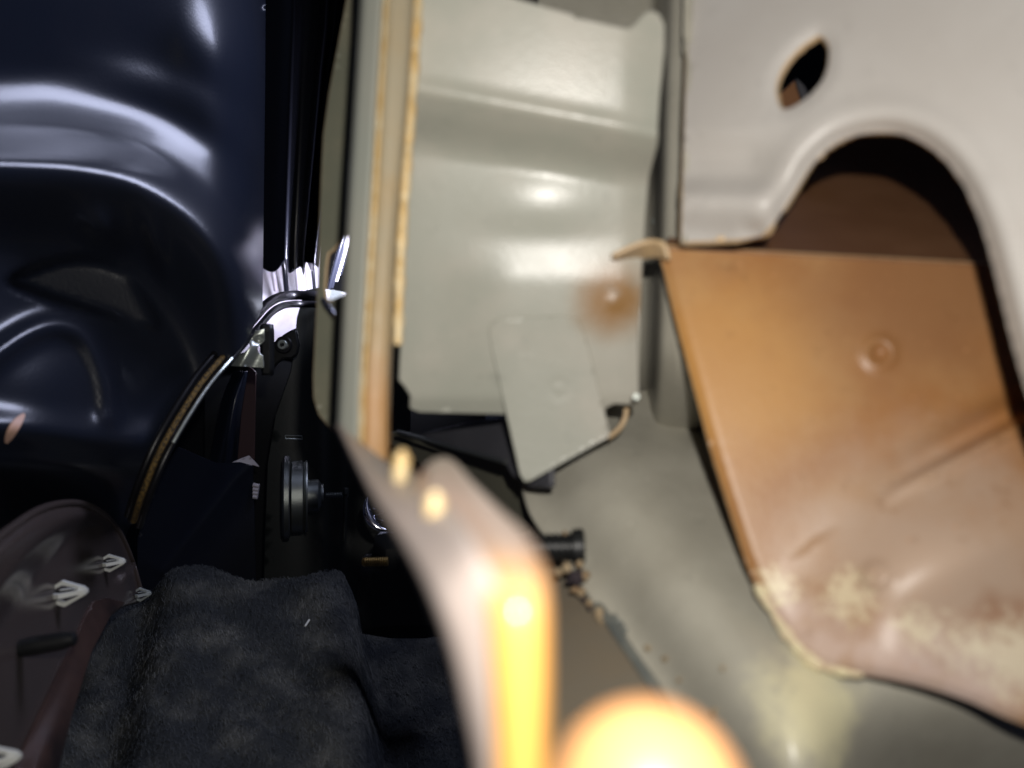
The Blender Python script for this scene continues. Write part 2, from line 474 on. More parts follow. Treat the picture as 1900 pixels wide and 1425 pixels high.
# ---- slanting chrome-dark bars right of the flange
bars = thing('slanted_rail', P(625, 540, 0.6), 'dark glossy slanted rail seen through the flange opening', 'rail')
for i in range(4):
    tube('rod', [P(607 + i * 8, 545 - i * 12, 0.60), P(640 + i * 9, 425 - i * 8, 0.58)], 0.0016, M_pale if i == 2 else M_rib, bars, seg=8)

# ---- rubber seal along the panel edge
seal = thing('door_seal', P(250, 960, 0.44), 'black rubber edge seal with brown foam strip bent around the navy panel', 'seal')
SP = cr([(246, 965, 0.335), (262, 915, 0.318), (300, 825, 0.318), (366, 716, 0.333), (425, 645, 0.352), (470, 592, 0.40), (498, 562, 0.46), (530, 549, 0.55), (590, 548, 0.56)], 7)
tube('bead', [P(*q) for q in SP], [0.0066 * q[2] * .9 for q in SP], M_rubber, seal, seg=12)
tube('inner_lip', [P(q[0] + 13, q[1] + 11 + 6 * sstep(q[0], 470, 560), q[2] - 0.003) for q in SP], [0.0043 * q[2] for q in SP], M_rubber, seal, seg=10)
tube('outer_lip', [P(q[0] - 9, q[1] - 9, q[2] - 0.002) for q in SP[:int(len(SP) * .7)]], 0.0014, M_rubber, seal, seg=10)
tube('foam_strip', [P(q[0] + 2, q[1] + 2, q[2] - 0.0030) for q in SP[:int(len(SP) * .56)]], 0.0012, M_foam, seal, seg=8)
lin = [P(q[0] + 13, q[1] + 11, q[2] - 0.0050) for q in SP[int(len(SP) * .28):int(len(SP) * .5)]]
tube('shiny_trim', lin, 0.0007, M_silver, seal, seg=6)

# ---- silver bracket, flange with bolt
br = thing('spring_clip', P(465, 685, 0.47), 'silver pressed tin clip with pinched waist beside the seal', 'clip')
bro = [(474, 614), (490, 611), (490, 632), (479, 641), (477, 648), (479, 655), (487, 660), (489, 682), (426, 678), (441, 662), (458, 651), (465, 643), (463, 634), (469, 625)]
plate('blade', bro, lambda u, v: 0.360 - 0.005 * gauss(u, v, 450, 668, 14, 60, 30) + 0.003 * gauss(u, v, 478, 632, 10, 6), 0.0006, M_silver, br, step=5)
plate('holder', [(486, 606), (499, 606), (499, 692), (489, 692)], lambda u, v: 0.364 + 0 * u, 0.004, M_black, br, step=10)
fl = thing('bolted_flange', P(525, 690, 0.5), 'black flange with round bolt below the bright gap', 'flange')
plate('flange_plate', [(498, 650), (516, 632), (530, 622), (547, 612), (552, 640), (548, 656), (540, 662), (524, 663), (512, 672), (498, 690)], lambda u, v: 0.50 + 0 * u, 0.003, M_black, fl, step=7)
bc = P(527, 640, 0.499)
lathe('boss', bc, (0, -1, 0), [(0, 0.0055), (0.0012, 0.0055), (0.002, 0.0048)], M_rubber, fl)
lathe('bolt', bc, (0, -1, 0), [(0.0020, 0.0030), (0.0042, 0.0030), (0.0046, 0.0026), (0.0046, 0.0014), (0.003, 0.0012)], M_silver, fl, 24)
lathe('bolt_socket', bc, (0, -1, 0), [(0.0030, 0.0012), (0.0049, 0.0011)], M_black, fl, 6)

# ---- dark upright plate
up = thing('latch_plate', P(590, 1110, 0.56), 'tall dark painted steel plate standing behind the pillar', 'steel plate')
plate('plate_skin', [(566, 540), (590, 535), (760, 560), (760, 1180), (488, 1180), (492, 1000), (497, 860), (512, 770), (540, 690), (548, 640), (552, 590)],
      lambda u, v: 0.56 + 0.03 * sstep(u, 600, 640) + 0.002 * gauss(u, v, 570, 760, 30, 400), 0.0015, M_darkgreen, up, step=14)
sl = P(545, 812, 0.558)
tube('slot_rim', [P(529, 808, 0.557), P(560, 809, 0.557), P(561, 815, 0.557), P(530, 814, 0.557), P(529, 808, 0.557)], 0.0004, M_silver, up, seg=6)
plate('side_rail', [(380, 560), (560, 560), (560, 1200), (380, 1200)], lambda u, v: 0.72 + 0 * u, 0.001, M_black, up, step=60)

# ---- blue lit tapered panel between seal and plate, with brown strip
tp = thing('tapered_panel', P(430, 870, 0.55), 'dark blue curved panel tapering down between seal and steel plate', 'panel')
sheet('skin', [[(432, 690, .58), (450, 690, .555), (462, 690, .56), (474, 690, .58)],
               [(412, 740, .58), (432, 740, .55), (445, 740, .555), (460, 740, .58)],
               [(400, 800, .58), (420, 800, .55), (436, 800, .555), (450, 800, .58)],
               [(390, 850, .58), (412, 850, .555), (432, 850, .56), (448, 855, .58)],
               [(380, 890, .58), (405, 890, .56), (430, 888, .565), (452, 890, .58)]], 0.001, M_navy, tp, n=6)
plate('brown_strip', [(462, 680), (474, 690), (471, 860), (441, 852), (448, 770)], lambda u, v: .553 + 0 * u, 0.001, mat('mauve_strip', (0.06, 0.035, 0.035), 0.35), tp, step=12)
plate('torn_flap', [(424, 862), (446, 852), (462, 846), (481, 866), (468, 862), (464, 868), (444, 866)], lambda u, v: .548 + .0006 * (u - 450) * 0.3, 0.0008, M_pale, tp, step=6)
lo = thing('lower_dome', P(380, 1060, 0.52), 'dark blue domed panel with a slanting sheen beside the carpet block', 'panel')
def dome(u, v):
    dist, sg, t = sdist(u, v, [(300, 1060), (370, 970), (430, 890), (470, 850)])
    return 0.53 + 0.00006 * dist * np.where(sg > 0, 1.0, 1.8) - 0.01 * np.exp(-(dist / 30) ** 2)
plate('skin', [(285, 900), (330, 830), (400, 860), (445, 858), (469, 866), (470, 920), (474, 1100), (255, 1100), (255, 1000)], dome, 0.001, M_navy, lo, step=9)
wh = thing('wiring_plug', P(476, 930, 0.5), 'tiny pale ribbed plug at the edge of the steel plate', 'plug')
for i in range(4):
    lathe('rib', P(470, 900 + 7 * i, 0.53), (1, 0, -0.2), [(0, 0.0016), (0.004 - 0.0004 * i, 0.0014)], M_pale, wh, 10)

# ---- striker pulley, stud, rod, brass screw, ring
pu = thing('pulley', P(565, 1000, 0.50), 'zinc steel pulley of stepped discs seen edge-on', 'pulley')
c0 = P(524, 922, 0.50); pxm = 0.50 / FPX
ax = (1, 0.265, 0.0)
lathe('back_disc', c0, ax, [(0, 70 * pxm), (4 * pxm, 76 * pxm), (12 * pxm, 76 * pxm), (14 * pxm, 74 * pxm)], M_steel, pu, 64)
lathe('drum', c0, ax, [(14 * pxm, 60 * pxm), (17 * pxm, 66 * pxm), (36 * pxm, 66 * pxm), (39 * pxm, 62 * pxm), (42 * pxm, 67 * pxm), (45 * pxm, 66 * pxm)], M_steel, pu, 64)
lathe('hub', c0, ax, [(45 * pxm, 30 * pxm), (64 * pxm, 31 * pxm), (66 * pxm, 29 * pxm), (70 * pxm, 22 * pxm), (74 * pxm, 22 * pxm)], M_steel, pu, 48)
lathe('stud', c0, ax, thread(78 * pxm, 120 * pxm, 6 * pxm, 3.2 * pxm, 1.2 * pxm), M_steel, pu, 20)
rd = thing('hanging_rod', P(640, 1010, 0.48), 'slim dark rod hanging from the pulley stud', 'rod')
lathe('rod_head', P(641, 905, 0.492), (0, 0, -1), [(0, 5 * pxm), (2 * pxm, 6 * pxm), (12 * pxm, 6 * pxm), (13 * pxm, 5 * pxm)], M_darkgreen, rd, 6)
lathe('rod_stem', P(641, 918, 0.492), (-0.03, 0, -1), [(0, 4 * pxm), (84 * pxm, 3.4 * pxm), (90 * pxm, 2 * pxm)], M_darkgreen, rd, 16)
sc_ = thing('brass_screw', P(697, 1050, 0.36), 'brass threaded screw poking out beside the carpet block', 'screw')
k3 = 0.36 / FPX
lathe('screw_shank', P(676, 1043, 0.36), (1, 0, 0.02), thread(0, 44 * k3, 9 * k3, 4 * k3, 1.4 * k3), M_brass, sc_, 24)
lathe('screw_tip', P(672, 1043, 0.36), (1, 0, 0.02), [(0, 6 * k3), (4 * k3, 8 * k3)], M_brass, sc_, 24)
plate('nut_block', [(716, 1020), (800, 1010), (820, 1160), (690, 1160), (690, 1062), (716, 1062)], lambda u, v: 0.372 + 0 * u, 0.02, M_black, sc_, step=40)
rg = thing('chrome_ring', P(695, 970, 0.4), 'curved chrome ring glinting under the pillar edge', 'ring')
k4 = .40 / FPX
rc = P(722, 935, 0.40)
tube('hoop', [rc + np.array((math.cos(t) * 42 * k4, 0.004 * math.sin(t), math.sin(t) * 46 * k4)) for t in np.linspace(math.radians(165), math.radians(265), 24)], [0.0006 + 0.0018 * math.sin(math.pi * i / 23) for i in range(24)], M_chrome, rg, seg=10)
tube('spring_wire', [rc + np.array(((-20 + 10 * math.sin(3 * t)) * k4, 0, (-20 + 8 * t) * k4)) for t in np.linspace(-2, 2, 20)], 0.0003, M_chrome, rg, seg=6)

# ---- glossy lower trim with push clips
trim = thing('wheel_arch_trim', P(100, 1425, 0.3), 'glossy plum brown plastic arch trim with a rolled crease', 'trim panel')
trim_base = plane((0, 1400, 0.215), (250, 1080, 0.40), (60, 960, 0.265))
T_EDGE = cr([(-320, 1230), (-160, 1110), (-60, 1040), (10, 985), (70, 945), (125, 931), (170, 938), (208, 966), (238, 1020), (262, 1098)], 6)
T_CR = cr([(-200, 1350), (-60, 1200), (0, 1125), (55, 1050), (110, 995), (165, 966), (205, 970)], 6)
L_CR = cr([(0, 1470), (40, 1385), (90, 1280), (135, 1185), (165, 1122), (200, 1090)], 5)
def trim_depth(u, v):
    d = trim_base(u, v)
    a, sa, _ = sdist(u, v, T_CR); a = a * np.where(sa > 0, 1, -1)          # positive below/right
    d = d - 0.024 * (1 - sstep(a, -22, 22))
    e, se, _ = sdist(u, v, T_EDGE)
    d = d + 0.010 * np.exp(-(e / 14.0) ** 2)
    l, sl_, _ = sdist(u, v, L_CR); l = l * np.where(sl_ > 0, 1, -1)         # positive right of the strip crease
    d = d - 0.016 * sstep(l, -6, 60)
    return d
tout = list(map(tuple, T_EDGE)) + [(268, 1112), (232, 1122), (200, 1140), (165, 1205), (130, 1320), (100, 1440), (70, 1560), (-320, 1560)]
plate('trim_skin', tout, trim_depth, 0.0016, M_plum, trim, step=9)
strip_o = [tuple(q + np.array((5, 2))) for q in L_CR[:-4]] + [(200, 1110), (232, 1118), (205, 1142), (170, 1208), (135, 1322), (105, 1442), (70, 1560), (-20, 1560)]
tube('rolled_rim', [P(q[0], q[1] + 2, float(trim_depth(np.array([q[0]]), np.array([q[1] + 6.0]))[0]) - 0.0012) for q in T_EDGE[12:]], 0.0013, M_plum, trim, seg=10)
plate('red_strip', strip_o, lambda u, v: trim_depth(u, v) - 0.0022, 0.0012, M_red, trim, step=10)

n_trim = np.cross(P(250, 1080, trim_base(250, 1080)) - P(0, 1400, trim_base(0, 1400)), P(60, 960, trim_base(60, 960)) - P(0, 1400, trim_base(0, 1400)))
n_trim /= np.linalg.norm(n_trim)
if n_trim[0] < 0: n_trim = -n_trim
def push_clip(u, v, length, wid, m, label, d=None):
    d0 = d or float(trim_depth(np.array([float(u)]), np.array([float(v)]))[0])
    o = P(u, v, d0); A = n_trim * 0.9 + np.array((0.25, -0.1, 0)); A /= np.linalg.norm(A)
    B = np.array((0, 0, 1.0)); B -= A * (B @ A); B /= np.linalg.norm(B); C = np.cross(A, B)
    t = thing('push_clip', o, label, 'clip', 'push clips on the trim')
    hw = wid / 2
    for k in range(4):
        th = math.radians(45 * 0 + 90 * k)
        R = math.cos(th) * B + math.sin(th) * C; S = -math.sin(th) * B + math.cos(th) * C
        V = []; F = []
        for (x, r0, r1, w_) in [(0.02, .46, .74, .10), (0.26, .66, 1.0, .09), (0.62, .40, .64, .085), (0.98, .06, .30, .075)]:
            for (rr, ss) in [(r0, -w_), (r1, -w_), (r1, w_), (r0, w_)]:
                V.append(o + A * x * length + R * rr * hw + S * ss * wid)
        for i in range(3):
            for s in range(4): F.append([i * 4 + s, i * 4 + (s + 1) % 4, i * 4 + 4 + (s + 1) % 4, i * 4 + 4 + s])
        F += [[3, 2, 1, 0], [12, 13, 14, 15]]
        mesh_obj('fin', V, F, m, t, smooth=False)
    for s in (-1, 1):
        V = []
        for (x, r) in [(0.78, .30), (1.06, .10)]:
            for (aa, bb) in [(.04, -1), (.04 + r, -1), (.04 + r, 1), (.04, 1)]:
                V.append(o + A * x * length + s * B * aa * hw + C * bb * r * hw)
        F = [[0, 1, 5, 4], [1, 2, 6, 5], [2, 3, 7, 6], [3, 0, 4, 7], [3, 2, 1, 0], [4, 5, 6, 7]]
        mesh_obj('prong', V, F, m, t, smooth=False)
    lathe('stem', o - A * 0.001, A, [(0, hw * 0.26), (length * .7, hw * 0.22)], M_black, t, 12)
    return t
push_clip(193, 1046, 0.0085, 0.0078, M_white, 'smaller white nylon push clip standing out near the trim arch top')
push_clip(104, 1103, 0.0100, 0.0092, M_white, 'largest white nylon push clip with slit tip on the brown trim')
push_clip(253, 1104, 0.0065, 0.0068, M_greyclip, 'dull grey push clip half hidden against the carpet block', 0.385)
push_clip(-42, 1414, 0.010, 0.0080, M_white, 'white push clip cut off at the bottom corner of the trim', 0.205)
pk = thing('black_plug', P(60, 1200, 0.29), 'black plastic peg sticking out of the brown trim strip', 'plug')
pd = float(trim_depth(np.array([40.]), np.array([1199.]))[0]) - 0.002
lathe('peg', P(38, 1203, pd), n_trim * 0.9 + np.array((0.3, -.1, .06)), [(0, .0026), (.004, .0029), (.012, .0027), (.0155, .0020), (.0162, .0008)], M_black, pk, 20)

# ---- felt carpet block
def carpet_z(X, y):
    base = -0.160 + (y - 0.33) * 0.385
    aX = np.abs(X)
    h = 0.0
    top = 0.0042 * np.exp(-((aX - 0.037) / 0.013) ** 2) - 0.0012 * np.exp(-(X / 0.02) ** 2)
    fall = sstep(aX, 0.046, 0.066) * np.where(X > 0, 0.034, 0.015)
    end = sstep(y, 0.452, 0.490) * 0.075
    roll = 0.006 * np.exp(-((y - 0.440) / 0.018) ** 2)
    h = base + top * (1 - 0.65 * sstep(y, 0.30, 0.20) ) + roll - fall - end
    h = h + 0.0012 * np.sin(61 * X + 23 * y) + 0.0014 * np.sin(97 * y - 40 * X) + 0.0010 * np.sin(173 * X + 151 * y)
    return h
cxc = lambda y: -0.108 - (y - 0.33) * 0.30
ys = np.linspace(0.17, 0.505, 190); Xs = np.concatenate([np.linspace(-0.125, -0.075, 20), np.linspace(-0.074, 0.074, 130), np.linspace(0.075, 0.16, 26)])
YY, XX = np.meshgrid(ys, Xs, indexing='ij')
ZZ = carpet_z(XX, YY) + 0.0006 * rng.normal(size=XX.shape)
CV_ = np.stack([XX + cxc(YY), YY, ZZ], -1).reshape(-1, 3)
nx = len(Xs)
CF = [[i * nx + j, i * nx + j + 1, (i + 1) * nx + j + 1, (i + 1) * nx + j] for i in range(len(ys) - 1) for j in range(nx - 1)]
carpet = mesh_obj('carpet', CV_, CF, M_carpet)
finish(carpet, 'dark grey felt carpet moulded into a raised block with rounded rims', 'carpet', kind='structure')
NF = 42000
fx = rng.uniform(-0.115, 0.12, NF); fy = rng.uniform(0.18, 0.485, NF)
az = rng.uniform(0, 2 * math.pi, NF); ln = rng.uniform(0.0015, 0.0050, NF); lift = rng.uniform(0.0003, 0.0014, NF)
p0 = np.stack([fx + cxc(fy), fy, carpet_z(fx, fy) - 0.0004], -1)
dr = np.stack([np.cos(az), np.sin(az)], -1)
x1 = fx + dr[:, 0] * ln * .5; y1 = fy + dr[:, 1] * ln * .5
p1 = np.stack([x1 + cxc(y1), y1, carpet_z(x1, y1) + lift], -1)
x2 = fx + dr[:, 0] * ln + rng.normal(size=NF) * .0006; y2 = fy + dr[:, 1] * ln + rng.normal(size=NF) * .0006
p2 = np.stack([x2 + cxc(y2), y2, carpet_z(x2, y2) + lift * .3], -1)
sd = np.stack([-dr[:, 1], dr[:, 0], np.zeros(NF)], -1) * 0.00011
FV = np.stack([p0 - sd, p0 + sd, p1 - sd, p1 + sd, p2], 1).reshape(-1, 3)
FF = [f for i in range(NF) for f in ([5 * i, 5 * i + 1, 5 * i + 3, 5 * i + 2], [5 * i + 2, 5 * i + 3, 5 * i + 4])]
fb = mesh_obj('felt_fibres', FV, FF, M_fibre, carpet); fb['kind'] = 'stuff'
ch = thing('lint_fleck', P(570, 1155, 0.40), 'tiny white sliver lying on the carpet block', 'lint')
tube('sliver', [P(566, 1162, 0.392), P(574, 1150, 0.396)], 0.0005, M_white, ch, seg=6)

# dark rear bulkhead closing the cavity
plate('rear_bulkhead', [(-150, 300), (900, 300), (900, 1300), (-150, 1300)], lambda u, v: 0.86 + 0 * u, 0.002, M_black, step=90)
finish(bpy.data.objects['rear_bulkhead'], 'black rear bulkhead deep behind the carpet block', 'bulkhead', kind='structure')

# ================================================================== PILLAR
# ---- thin side flange behind the pillar
sf = thing('thin_flange', P(600, 800, 0.30), 'thin olive primed flange edge-on with a bright cut edge', 'flange')
fo = [(655, -60), (640, 20), (612, 170), (601, 250), (597, 330), (589, 560), (582, 700), (583, 738), (592, 768), (615, 795), (650, 822), (720, 830), (720, -60)]
fh = [(606, 478), (618, 462), (642, 432), (664, 420), (664, 545), (640, 548), (604, 556)]
plate('flange_skin', fo, lambda u, v: 0.215 - 0.00004 * (u - 600), 0.0010, [M_olive, M_lip], sf, holes=[cr(fh, 3, True)], step=14, estep=7)
tube('flange_pin', [P(600, 556, 0.213), P(607, 566, 0.211), P(620, 584, 0.208)], [0.0008, 0.0009, 0.0006], M_chrome, sf, seg=10)

# ---- the pillar strips
pil = thing('door_pillar', P(690, 850, 0.15), 'upright primed steel pillar with gold seam edges left of the large plate', 'pillar')
VR = [-170, 0, 200, 450, 700, 800]
LFT = [674, 668, 656, 641, 629, 624]
GL = [716, 709, 697, 682, 668, 664]
GR = [729, 722, 711, 697, 680, 676]
TR = [775, 768, 756, 735, 724, 722]
G2 = [784, 776, 763, 745, 736, 733]
def rows_of(cols):
    return [[(c[0](i), VR[i] + c[2] * (1 if i == 5 else 0), c[1]) for c in cols] for i in range(6)]
sheet('side_face', rows_of([(lambda i: LFT[i] + 2, .185, 0), (lambda i: LFT[i], .160, 5), (lambda i: LFT[i] + 5, .155, 10), (lambda i: (LFT[i] + GL[i]) / 2, .153, 18), (lambda i: GL[i] - 2, .1515, 24), (lambda i: GL[i] + 3, .1522, 26)]), 0.001, M_sage, pil, n=6)
sheet('outer_edge', rows_of([(lambda i: GL[i] - 1, .1520, 24), (lambda i: GL[i] + 2, .1502, 27), (lambda i: (GL[i] + GR[i]) / 2, .1496, 30), (lambda i: GR[i] - 2, .1502, 34), (lambda i: GR[i] + 1, .1525, 36)]), 0.0008, M_gold, pil, n=5)
sheet('seam_face', rows_of([(lambda i: GR[i] - 1, .1522, 34), (lambda i: GR[i] + 8, .1530, 40), (lambda i: (GR[i] + TR[i]) / 2, .1535, 46), (lambda i: TR[i] - 6, .1545, 52), (lambda i: TR[i], .158, 55), (lambda i: TR[i] + 2, .164, 55)]), 0.001, M_tan, pil, n=6)
tube('inner_edge', cr([P(G2[i], VR[i], 0.1605) for i in range(4)] + [P(738, 640, 0.1605)], 14), [0.0010 + 0.00025 * math.sin(i * 1.7) * math.sin(i * .63) for i in range(57)], M_gold, pil, seg=10)

# ================================================================== RIGHT CAVITY
# ---- large beige plate with joggle
bp = thing('pillar_plate', P(960, 780, 0.17), 'large beige primed plate with stepped fold, rust spot and notched corner', 'steel plate')
pl_base = lambda u, v: 0.1770 / (0.025 * (u - CU) / FPX + 1 + 0.225 * (CV - v) / FPX)
def plate_depth(u, v):
    d = pl_base(u, v)
    l1 = 190 + 0.19 * (u - 894); l2 = 306 + 0.15 * (u - 914)
    d = d + 0.0100 * sstep(v, l1 - 10, l2 + 6) - 0.0008 * np.exp(-((v - l1 + 4) / 14) ** 2)
    d = d - 0.0012 * sstep(v, 430, 530) * sstep(u, 800, 960)
    rr = np.sqrt((u - 1140) ** 2 + (v - 560) ** 2)
    d = d - 0.0004 * np.exp(-(rr / 10) ** 2)
    d = d + 0.0015 * sstep(u, 1150, 1260) - 0.0012 * gauss(u, v, 1010, 370, 120, 70)
    d = d + 0.0016 * sstep(v, 735, 768)
    return d
po = [(792, -170)] + [(782, 0), (770, 190), (752, 450), (745, 640), (742, 705), (752, 716), (764, 735), (762, 757), (778, 764), (860, 766), (950, 768),
      (1118, 772), (1122, 757), (1140, 748), (1176, 750), (1184, 742), (1183, 690), (1182, 620), (1187, 560), (1190, 490), (1196, 400), (1202, 330), (1217, 270), (1222, 180), (1231, 90), (1231, 45), (1222, 27), (1208, 21), (1194, 30), (1180, 47), (1166, 55), (1145, 51), (1078, 36), (1070, 37), (1060, 28), (960, 0), (880, -26), (800, -170)]
plate('plate_skin', po, plate_depth, 0.0011, [M_primer, M_primer], bp, step=11, estep=8)
def tabf(u, v):
    rr = np.sqrt((u - 1038) ** 2 + (v - 722) ** 2); r2 = np.sqrt((u - 975) ** 2 + (v - 640) ** 2)
    return plate_depth(u, v * 0 + 620) + (pl_base(u, v) - pl_base(u, v * 0 + 620)) - 0.0003 - 0.0042 * np.clip((v - 600) / 290, 0, 1) ** 2 + 0.00007 * np.exp(-((rr - 15) / 5) ** 2) + 0.00004 * np.exp(-((r2 - 14) / 5) ** 2)
tab_o = [(908, 612), (914, 598), (930, 591), (1050, 588), (1072, 594), (1086, 628), (1108, 715), (1131, 806), (1126, 812), (982, 892), (974, 893), (966, 880), (940, 765), (915, 655)]
plate('welded_tab', tab_o, tabf, 0.0006, M_primer, bp, step=7)
tube('notch_rim', cr([P(1163, 752, .196), P(1160, 775, .195), P(1148, 796, .194), P(1128, 812, .192)], 6), 0.0007, M_lip, bp, seg=8)

# ---- liner and floor coloured dark as shade, and dark wire behind the plate bottom
sl2 = thing('shaded_liner', P(880, 890, 0.21), 'bracket coloured dark for the shade in the slot below the beige plate', 'bracket')
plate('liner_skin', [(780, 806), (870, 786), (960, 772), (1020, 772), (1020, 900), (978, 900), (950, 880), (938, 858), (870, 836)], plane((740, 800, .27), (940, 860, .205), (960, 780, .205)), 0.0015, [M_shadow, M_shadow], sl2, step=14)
plate('shaded_floor', [(700, 806), (742, 802), (938, 856), (990, 880), (1060, 960), (1060, 1040), (980, 1010), (860, 920), (780, 860)], plane((740, 810, .29), (940, 870, .235), (1000, 1000, .225)), 0.0012, mat('shade_dark_primer', (0.10, 0.098, 0.075), 0.5, var=(0.12, 0.115, 0.085), vscale=40), sl2, step=18)  # floor in shadow, the shade put into its dark olive colour
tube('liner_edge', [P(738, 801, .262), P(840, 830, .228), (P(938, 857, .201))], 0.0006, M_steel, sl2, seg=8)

# ---- channel wall between plate and arch panel
cw = thing('channel_wall', P(1230, 800, 0.2), 'grey primed channel wall recessed between beige plate and arch panel', 'channel')
crow = []
for v in (-170, 0, 200, 400, 600, 680, 740, 800, 860):
    s = -12 * max(0, v) / 450; q = 0.05 * (max(0, v - 620) / 200) ** 2
    crow.append([(1000, v, .232 + q), (1120, v, .228 + q), (1180, v, .226 + q), (1208 + s, v, .225 + q), (1220 + s, v, .219 + q), (1229 + s, v, .200 + q), (1240 + s, v, .187 + q), (1262 + s, v, .1825 + q), (1285 + s, v, .1805 + q), (1310, v, .181 + q), (1420, v, .20 + q)])
sheet('wall_skin', crow, 0.001, M_sill, cw, n=5, m_=3)
lathe('weld_nub', P(1215, 411, .213), (0, -1, 0), [(0, .0010), (.0005, .0009), (.0009, .0004)], M_silver, cw, 12)
lathe('weld_nub', P(1180, 736, .178), (0, -1, 0), [(0, .0008), (.0008, .0006)], M_silver, cw, 12)

# ---- sill panel sweeping towards the camera
sill = thing('sill_panel', P(1250, 1425, 0.14), 'curved grey beige sill panel sweeping down beside the orange sheet', 'sill')
GUT = cr([(968, 893), (985, 950), (1022, 1005), (1075, 1075), (1140, 1170), (1230, 1300), (1310, 1420), (1380, 1520)], 6)
sill_base = plane((1150, 800, .212), (1420, 1120, .165), (1180, 1230, .152))
def sill_depth(u, v):
    d = sill_base(u, v)
    a, s, _ = sdist(u, v, GUT); a = a * np.where(s > 0, -1, 1)              # positive to the right of the gutter
    d = d + 0.016 * np.exp(-(np.maximum(a, 0) / 85.0) ** 2) - 0.004 * np.exp(-((a - 190) / 80.0) ** 2)
    d = d + 0.008 * (1 - sstep(v, 760, 850)) + 0.045 * sstep(v, 1230, 1560) * sstep(u, 1450, 1720)
    return d
so = list(map(tuple, GUT)) + [(2050, 1560), (2050, 1200), (1500, 1000), (1420, 700), (1150, 730), (1040, 780), (975, 860)]
plate('sill_skin', so, sill_depth, 0.0011, M_sill, sill, step=14)
M_inner = mat('brown_grey_primer', (0.22, 0.19, 0.145), 0.4, var=(0.24, 0.19, 0.13), vscale=40, bump=.1)
inn = thing('inner_sill', P(1150, 1500, 0.14), 'flat brownish grey sill flange between gutter seam and blurred bracket', 'sill')
i_base = plane((1010, 1040, .205), (1200, 1300, .150), (900, 1300, .165))
io = [tuple(q + np.array((7, -3))) for q in GUT[9:]] + [(1380, 1560), (915, 1560), (900, 1300), (865, 1150), (840, 1040), (930, 1000)]
plate('flange_skin', io, i_base, 0.0011, M_inner, inn, step=22)
tube('seam_filler', [P(q[0] + 2, q[1] - 1, float(i_base(q[0], q[1])) - 0.0008) for q in GUT[11:]], 0.0012, M_seal, inn, seg=8, flat=0.7)

# black ribbed plug and grit in the gutter
bk = thing('ribbed_plug', P(1040, 1045, 0.186), 'black ribbed plastic plug lying in the gutter of the sill', 'plug')
k5 = .186 / FPX
prof = []
for i in range(9):
    x = (-30 + i * 12) * k5; prof += [(x, 22 * k5), (x + 3 * k5, 26 * k5), (x + 7 * k5, 26 * k5), (x + 10 * k5, 22 * k5)]
prof += [(78 * k5, 32 * k5), (96 * k5, 34 * k5), (100 * k5, 30 * k5)]
lathe('plug_body', P(984, 1016, .186), (1, -0.03, 0.02), prof, M_black, bk, 32)
lathe('plug_pip', P(1048, 990, .186), (0, -.3, 1), [(0, 5 * k5), (5 * k5, 3 * k5)], M_dirt, bk, 10)
grit = thing('grit_pile', P(1070, 1100, 0.18), 'crumbly brown and pale grit caught in the gutter under the black plug', 'grit')
gp = [(1052, 1052, 9), (1035, 1062, 7), (1075, 1048, 7), (1068, 1072, 13), (1085, 1070, 9), (1055, 1078, 6), (1066, 1096, 7), (1079, 1099, 8), (1082, 1112, 5), (1094, 1120, 6), (1093, 1130, 4), (1112, 1142, 10), (1118, 1151, 8), (1140, 1148, 8), (1150, 1156, 6), (1130, 1168, 7), (1158, 1172, 6), (1202, 1203, 5), (1233, 1222, 5), (1340, 1240, 4), (1260, 1262, 4), (1325, 1320, 6)]
for i, (a, b, r) in enumerate(gp):
    dd = float(sill_depth(np.array([float(a)]), np.array([float(b)]))[0]) if a > 1085 else .183
    lump('grain', P(a, b, dd - 0.001), r * dd / FPX, M_dirtd if i in (3, 8, 10, 5) else (M_seal if i in (13, 14, 15, 16) else M_dirt), grit, seed=i, amp=.45)

# ---- orange sheet
og = thing('orange_sheet', P(1500, 1230, 0.15), 'orange tinted bent sheet metal panel with dimples and pale sealer smears', 'sheet metal')
fold = lambda u: 456 + 0.055 * (u - 1222)
og_low = plane((1230, 470, .176), (1840, 500, .166), (1480, 1200, .154))
def og_depth(u, v):
    d = og_low(u, v)
    f = fold(u)
    d = d + np.where(v < f, (f - v) * 0.00010, 0.0) + 0.0012 * np.exp(-((v - f + 8) / 18.0) ** 2) * 0
    r1 = np.sqrt((u - 1632) ** 2 + (v - 655) ** 2)
    d = d + 0.0011 * np.exp(-(r1 / 15) ** 2) - 0.0009 * np.exp(-((r1 - 24) / 8) ** 2)
    r2 = np.sqrt(((u - 1625) / 1.1) ** 2 + (v - 1068) ** 2)
    d = d - 0.0012 * (1 - sstep(r2, 16, 34))
    a, s, t = sdist(u, v, [(1560, 975), (1660, 912), (1780, 850), (1920, 775), (2100, 690)])
    a = a * np.where(s > 0, 1, -1)                                           # positive below
    d = d - 0.0060 * sstep(a, -30, 190) * sstep(u, 1440, 1680) - 0.0024 * np.exp(-(a / 12) ** 2) * sstep(u, 1600, 1740) - 0.005 * gauss(u, v, 1730, 1040, 190, 130, -20)
    d = d + 0.0034 * np.exp(-((a + 30) / 30) ** 2) * sstep(u, 1570, 1780)
    d = d - 0.002 * sstep(v, 1120, 1230)
    e, _, _ = sdist(u, v, OG_L)
    d = d + 0.0012 * np.exp(-(e / 10.0) ** 2)
    return d
OG_L = cr([(1222, 462), (1232, 500), (1252, 585), (1283, 700), (1318, 830), (1358, 960), (1395, 1070), (1440, 1150), (1500, 1222), (1560, 1246), (1640, 1258), (1720, 1276), (1800, 1302), (1900, 1345), (2080, 1400)], 6)
oo = [(1224, fold(1224))] + list(map(tuple, OG_L[1:])) + [(2080, fold(2080))]
